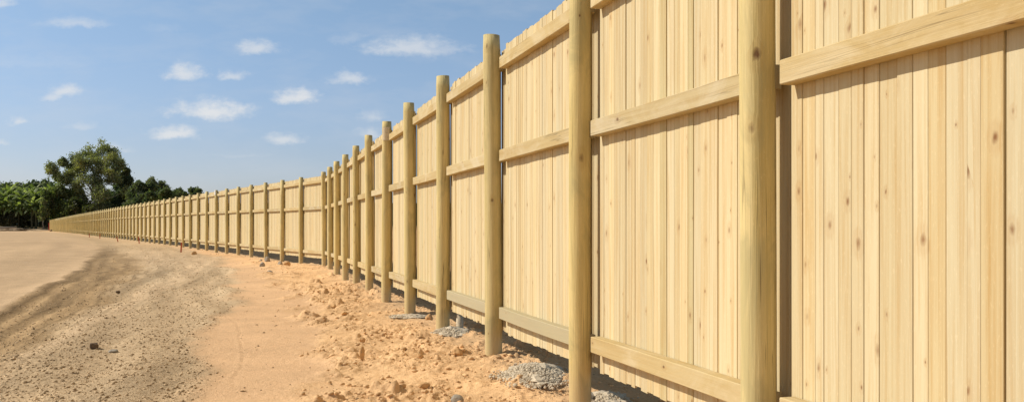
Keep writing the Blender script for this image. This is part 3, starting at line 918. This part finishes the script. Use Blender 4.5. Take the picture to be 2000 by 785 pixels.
tree('darker low shrub right of the brown-grey rounded shrub',
     [(42, 428, 5), (50, 430, 5), (46, 435, 6), (54, 436, 5)],
     Z0 - 9, [(.06, .058, .032), (.045, .044, .026)], 60, 47, 2, (.12, .10, .07), name='shrub', cat='shrub', n=260, leaf=.4, group='shrubs at the foot of the trees')
for j, (lobes, ft, dz, pal, lab) in enumerate([
    ([(15, 372, 14), (40, 370, 14), (-5, 376, 14), (30, 385, 18), (5, 400, 18), (35, 410, 16), (-12, 410, 16)], 15, 22, DARK, 'dark tree filling the gap behind the banana stand at left edge'),
    ([(70, 370, 13), (95, 368, 13), (85, 382, 16), (62, 385, 15), (110, 380, 14), (75, 405, 16), (102, 410, 15), (60, 412, 14)], 84, 22, DARK, 'dark tree filling the gap behind the banana stand by gum'),
    ([(140, 400, 15), (165, 395, 15), (150, 418, 14), (185, 415, 14), (205, 410, 13), (225, 412, 13), (125, 415, 12), (215, 388, 13), (235, 392, 13), (190, 385, 12), (225, 368, 11), (245, 405, 12)], 165, 20, DARK, 'low dark tree behind the stems of the tallest gum')]):
    tree(lab, lobes, Z0 + dz, pal, 70 + j, ft, 2, (.06, .05, .04), name='tree', n=420, leaf=.7)

# banana plants
BAN = [(.18, .22, .075), (.22, .26, .09), (.14, .175, .06), (.31, .34, .16), (.095, .125, .05)]
def banana_meshes(seed, H):
    r = random.Random(seed)
    st = MB(); S = 8
    rings = []
    for j in range(7):
        z = -.3 + (H * .62 + .3) * j / 6; rr = .42 * (1 - .45 * j / 6)
        rings.append([(rr * math.cos(2 * PI * k / S) + .1 * math.sin(z), rr * math.sin(2 * PI * k / S), z) for k in range(S)])
    for a, b in zip(rings, rings[1:]):
        for k in range(S): st.poly([a[k], a[(k + 1) % S], b[(k + 1) % S], b[k]], [(0, 0)] * 4, (.07, .065, .035))
    lf = MB()
    n = 19
    for i in range(n):
        a = i * 2.4 + r.uniform(-.3, .3)
        up = -.15 + 1.6 * (i / n)
        Ln = r.uniform(4.0, 6.0); wd = r.uniform(.5, .8)
        col = r.choice(BAN); b = r.uniform(.75, 1.3); col = tuple(c * b for c in col)
        z0 = H * (.50 + .12 * i / n)
        el = up; x = 0; z = z0
        prev = None
        for s in range(8):
            t = s / 7
            hw = wd * math.sin(PI * min(1, t * .92 + .08)) ** .7 * (1 if t < .98 else .1)
            dx, dy = math.cos(a), math.sin(a)
            mid = (x * dx, x * dy, z)
            Lp = (mid[0] - dy * hw, mid[1] + dx * hw, z - hw * .35); Rp = (mid[0] + dy * hw, mid[1] - dx * hw, z - hw * .35)
            if prev:
                j1 = r.uniform(.85, 1.1); cc = tuple(c * j1 for c in col)
                lf.poly([prev[0], prev[1], mid, Lp], [(0, 0)] * 4, cc); lf.poly([prev[1], prev[2], Rp, mid], [(0, 0)] * 4, cc)
            prev = (Lp, mid, Rp)
            x += Ln / 7 * math.cos(el); z += Ln / 7 * math.sin(el); el -= r.uniform(.12, .32)
    return st.mesh('stem', M['bark'], True, True), lf.mesh('leaves', M['leaf'])
bm_protos = [banana_meshes(40 + i, 17.0) for i in range(5)]
r = random.Random(5)
for row, (dz, n, x0, x1) in enumerate(((-4, 9, -146.5, -137.5), (2, 11, -158, -134), (8, 12, -160, -133), (14, 12, -162, -134))):
    for i in range(n):
        Z = Z0 - 6 + dz + r.uniform(-1.2, 1.2)
        px = -40 + (150 if row else 118) * (i + .5) / n + r.uniform(-4, 4)
        x = (px - 1000) * Z / F
        sc = r.uniform(.72, .98) * (.85 if row == 0 else 1)
        rt = empty('banana_plant', (x, Z, float(rise(np.array([x]), np.array([Z]))[0])),
                   'tall banana plant with broad arching leaves in the dense stand at left', 'banana plant', 'banana plants in the dense stand')
        rt.rotation_euler = (0, 0, r.uniform(0, 6.28)); rt.scale = (sc, sc, sc)
        st, lf = bm_protos[r.randrange(5)]
        link('stem', st, rt); link('leaves', lf, rt)

# dirt bank with logs at the far edge of the pad
def bank(label, px0, px1, py_foot, hpx, Z, seed, mat):
    k = Z / F
    x0, x1 = (px0 - 1000) * k, (px1 - 1000) * k
    cx = (x0 + x1) / 2
    v, f = ico(4)
    nz = np.array([fbm(np.array([p[0] * 2.4 + seed]), np.array([p[1] * 2.4 + p[2] * 2]), 4)[0] for p in v])
    b = v * (1 + .8 * (nz[:, None] - .5)) * np.array([(x1 - x0) / 2, 2.2, hpx * k])
    me = bpy.data.meshes.new('dirt_bank'); me.from_pydata(b.tolist(), [], f.tolist()); me.materials.append(mat); me.update()
    o = link('dirt_bank', me, None, (cx, Z, float(rise(np.array([cx]), np.array([Z]))[0])))
    return tag(o, label, 'dirt bank', 'heaps of dirt at the far edge')
M['bank'] = simple('bank_dirt', (.26, .19, .12), .4, 1.2, .95, .1)
M['sandbank'] = simple('sand_bank', (.45, .32, .19), .25, 1.2, .95, .1)
bank('long brown bank of pushed-up dirt at the left edge of the pad', -20, 46, 449, 6.0, 252, 4, M['bank'])
bank('low pale sand heap between the brown bank and the fence end', 40, 92, 449, 2.6, 262, 9, M['sandbank'])
def logo(label, px, py, ln, Z, rot, seed):
    k = Z / F; x = (px - 1000) * k
    root_z = EYE + (446 - py) * k
    o = empty('log', (x, Z, root_z), label, 'log', 'grey logs dumped at the far end')
    c, s = math.cos(rot), math.sin(rot)
    h = ln * k / 2
    limbs('trunk', [bend((x - h * c, Z - h * s, root_z), (x + h * c, Z + h * s, root_z + .15), .28, .2, seed, 6, .05)], (.2, .16, .12), o)
    return o
logo('grey log lying on the brown dirt bank', 14, 445, 34, 249.0, .2, 3)
tag(rock('stone', 'dark lump of rubble on the ground below the fence end', 101, 455.5, 9, 3.4, M['brownstone'], 'stone', 'lumps by the far fence end', 31), None)
tag(rock('stone', 'pale grey lump by the foot of the far fence', 118, 456.5, 10, 3.6, M['concrete'], 'stone', 'lumps by the far fence end', 32), None)

# ------------------------------------------------------------------ sky, sun
SUN_EL = math.radians(41)
sun_dir = np.array([-.999, .045, 0]); sun_dir /= np.linalg.norm(sun_dir)
sun_vec = np.array([sun_dir[0] * math.cos(SUN_EL), sun_dir[1] * math.cos(SUN_EL), math.sin(SUN_EL)])
world = bpy.data.worlds.new('World'); bpy.context.scene.world = world
world.use_nodes = True
t = NT(world.node_tree)
bg = world.node_tree.nodes['Background']
sky = t.n('ShaderNodeTexSky', sky_type='NISHITA', sun_disc=False)
sky.sun_elevation = SUN_EL
sky.sun_rotation = math.atan2(sun_dir[0], sun_dir[1])
sky.air_density = 1.0; sky.dust_density = .6; sky.ozone_density = 1.6
STR = .10
gen = t.n('ShaderNodeTexCoord').outputs['Generated']
sp = t.n('ShaderNodeSeparateXYZ'); t.l(gen, sp.inputs[0])
dy = t.math('MAXIMUM', sp.outputs[1], .02)
U = t.math('DIVIDE', sp.outputs[0], dy); V = t.math('DIVIDE', sp.outputs[2], dy)
cv = t.n('ShaderNodeCombineXYZ'); t.l(U, cv.inputs[0]); t.l(V, cv.inputs[1])
nA = t.noise(cv.outputs[0], 34, 5, .6); nB = t.noise(t.vadd(cv.outputs[0], (3.1, 7.7, 0)), 34, 5, .6); nC = t.noise(t.vmul(cv.outputs[0], (1, 1.8, 1)), 75, 5, .65)
Uw = t.math('ADD', U, t.math('MULTIPLY_ADD', nA, .034, -.017)); Vw = t.math('ADD', V, t.math('MULTIPLY_ADD', nB, .016, -.008))
# one puff: distance in an ellipse with a flatter base
g = bpy.data.node_groups.new('cloud_puff', 'ShaderNodeTree')
for nm in ('u', 'v', 'n', 'uc', 'vc', 'a', 'b', 'o'): g.interface.new_socket(nm, in_out='INPUT', socket_type='NodeSocketFloat')
g.interface.new_socket('mask', in_out='OUTPUT', socket_type='NodeSocketFloat')
q = NT(g); gi = g.nodes.new('NodeGroupInput'); go = g.nodes.new('NodeGroupOutput')
I = {s.name: s for s in gi.outputs}
du = q.math('DIVIDE', q.math('SUBTRACT', I['u'], I['uc']), I['a'])
dv = q.math('DIVIDE', q.math('SUBTRACT', I['v'], I['vc']), I['b'])
dv = q.math('MULTIPLY', dv, q.math('MULTIPLY_ADD', q.math('LESS_THAN', dv, 0.0), .8, 1.0))
dd = q.math('SQRT', q.math('ADD', q.math('MULTIPLY', du, du), q.math('MULTIPLY', dv, dv)))
mm = q.math('ADD', q.math('SUBTRACT', 1.0, dd), q.math('MULTIPLY_ADD', I['n'], 1.5, -.75))
mr = q.n('ShaderNodeMapRange', interpolation_type='SMOOTHSTEP'); q.l(mm, mr.inputs[0]); mr.inputs[1].default_value = -.35; mr.inputs[2].default_value = 1.0
q.l(q.math('MULTIPLY', mr.outputs[0], I['o']), go.inputs[0])
CLOUDS = [(150, 46, 62, 11, .40), (505, 93, 44, 17, .62), (360, 142, 42, 18, .75), (452, 147, 28, 12, .55), (680, 153, 40, 15, .62), (800, 90, 85, 24, .62), (850, 96, 70, 14, .4), (580, 187, 42, 18, .85),
          (132, 178, 32, 16, .7), (105, 188, 28, 10, .55), (412, 215, 76, 22, .9), (400, 205, 36, 18, .6), (340, 260, 50, 15, .85), (553, 271, 40, 11, .62), (33, 237, 20, 10, .6), (8, 279, 16, 8, .4),
          (728, 225, 24, 13, .38), (720, 257, 26, 14, .5), (160, 245, 32, 9, .28), (212, 287, 34, 9, .38), (250, 291, 18, 6, .25), (0, 5, 34, 12, .5), (680, 76, 28, 12, .18), (470, 304, 70, 4, .12), (320, 55, 40, 10, .1), (60, 120, 120, 14, .1),
          (1100, 300, 60, 18, .6), (1300, 120, 90, 24, .6), (1600, 220, 60, 18, .7), (-150, 150, 80, 20, .7), (-320, 240, 60, 16, .6)]
mask = None
for (px, py, a, b, o) in CLOUDS:
    nd = t.n('ShaderNodeGroup'); nd.node_tree = g
    t.l(Uw, nd.inputs['u']); t.l(Vw, nd.inputs['v']); t.l(nC, nd.inputs['n'])
    nd.inputs['uc'].default_value = (px - 1000) / F; nd.inputs['vc'].default_value = (446 - py - b * .25) / F
    nd.inputs['a'].default_value = a * 1.05 / F; nd.inputs['b'].default_value = b * 1.15 / F; nd.inputs['o'].default_value = o
    mask = nd.outputs[0] if mask is None else t.math('MAXIMUM', mask, nd.outputs[0])
front = t.math('GREATER_THAN', sp.outputs[1], .05)
mask = t.math('MULTIPLY', mask, front)
skyc = sky.outputs[0]
# milky blue close to the horizon; unseen upper sky warmed to take blue from shadows
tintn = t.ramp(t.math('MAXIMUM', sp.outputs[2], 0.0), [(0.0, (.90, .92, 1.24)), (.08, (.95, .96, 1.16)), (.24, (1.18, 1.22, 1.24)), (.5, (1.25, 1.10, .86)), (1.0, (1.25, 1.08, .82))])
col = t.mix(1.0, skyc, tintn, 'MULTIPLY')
hz = t.noise(t.vmul(cv.outputs[0], (1, 3, 1)), 9, 4, .6)
wisp = t.math('MULTIPLY', t.ramp(hz, [(.45, 0.0), (.75, 1.0)]), .22)
CW = .80 / STR
col = t.mix(wisp, col, (CW * .8, CW * .84, CW * .9))
col = t.mix(mask, col, (CW * .97, CW * .985, CW))
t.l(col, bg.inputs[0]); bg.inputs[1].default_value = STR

sl = bpy.data.lights.new('sun', 'SUN'); sl.energy = 4.8; sl.angle = math.radians(.5); sl.color = (1.0, .945, .86)
so = bpy.data.objects.new('sun', sl); C.objects.link(so)
from mathutils import Vector
so.rotation_euler = Vector(tuple(-sun_vec)).to_track_quat('-Z', 'Y').to_euler()
so.location = (-20, 0, 30)

# ------------------------------------------------------------------ camera
cam = bpy.data.cameras.new('camera'); co = bpy.data.objects.new('camera', cam); C.objects.link(co)
cam.sensor_width = 36; cam.sensor_fit = 'HORIZONTAL'; cam.lens = F / 2000 * 36
cam.shift_y = (446 - 392.5) / 2000
cam.clip_end = 6000; cam.clip_start = .05
co.location = (0, 0, EYE); co.rotation_euler = (PI / 2, 0, 0)
sc = bpy.context.scene
sc.camera = co
sc.view_settings.view_transform = 'Standard'; sc.view_settings.look = 'None'; sc.view_settings.exposure = 0
sc.render.engine = 'CYCLES'
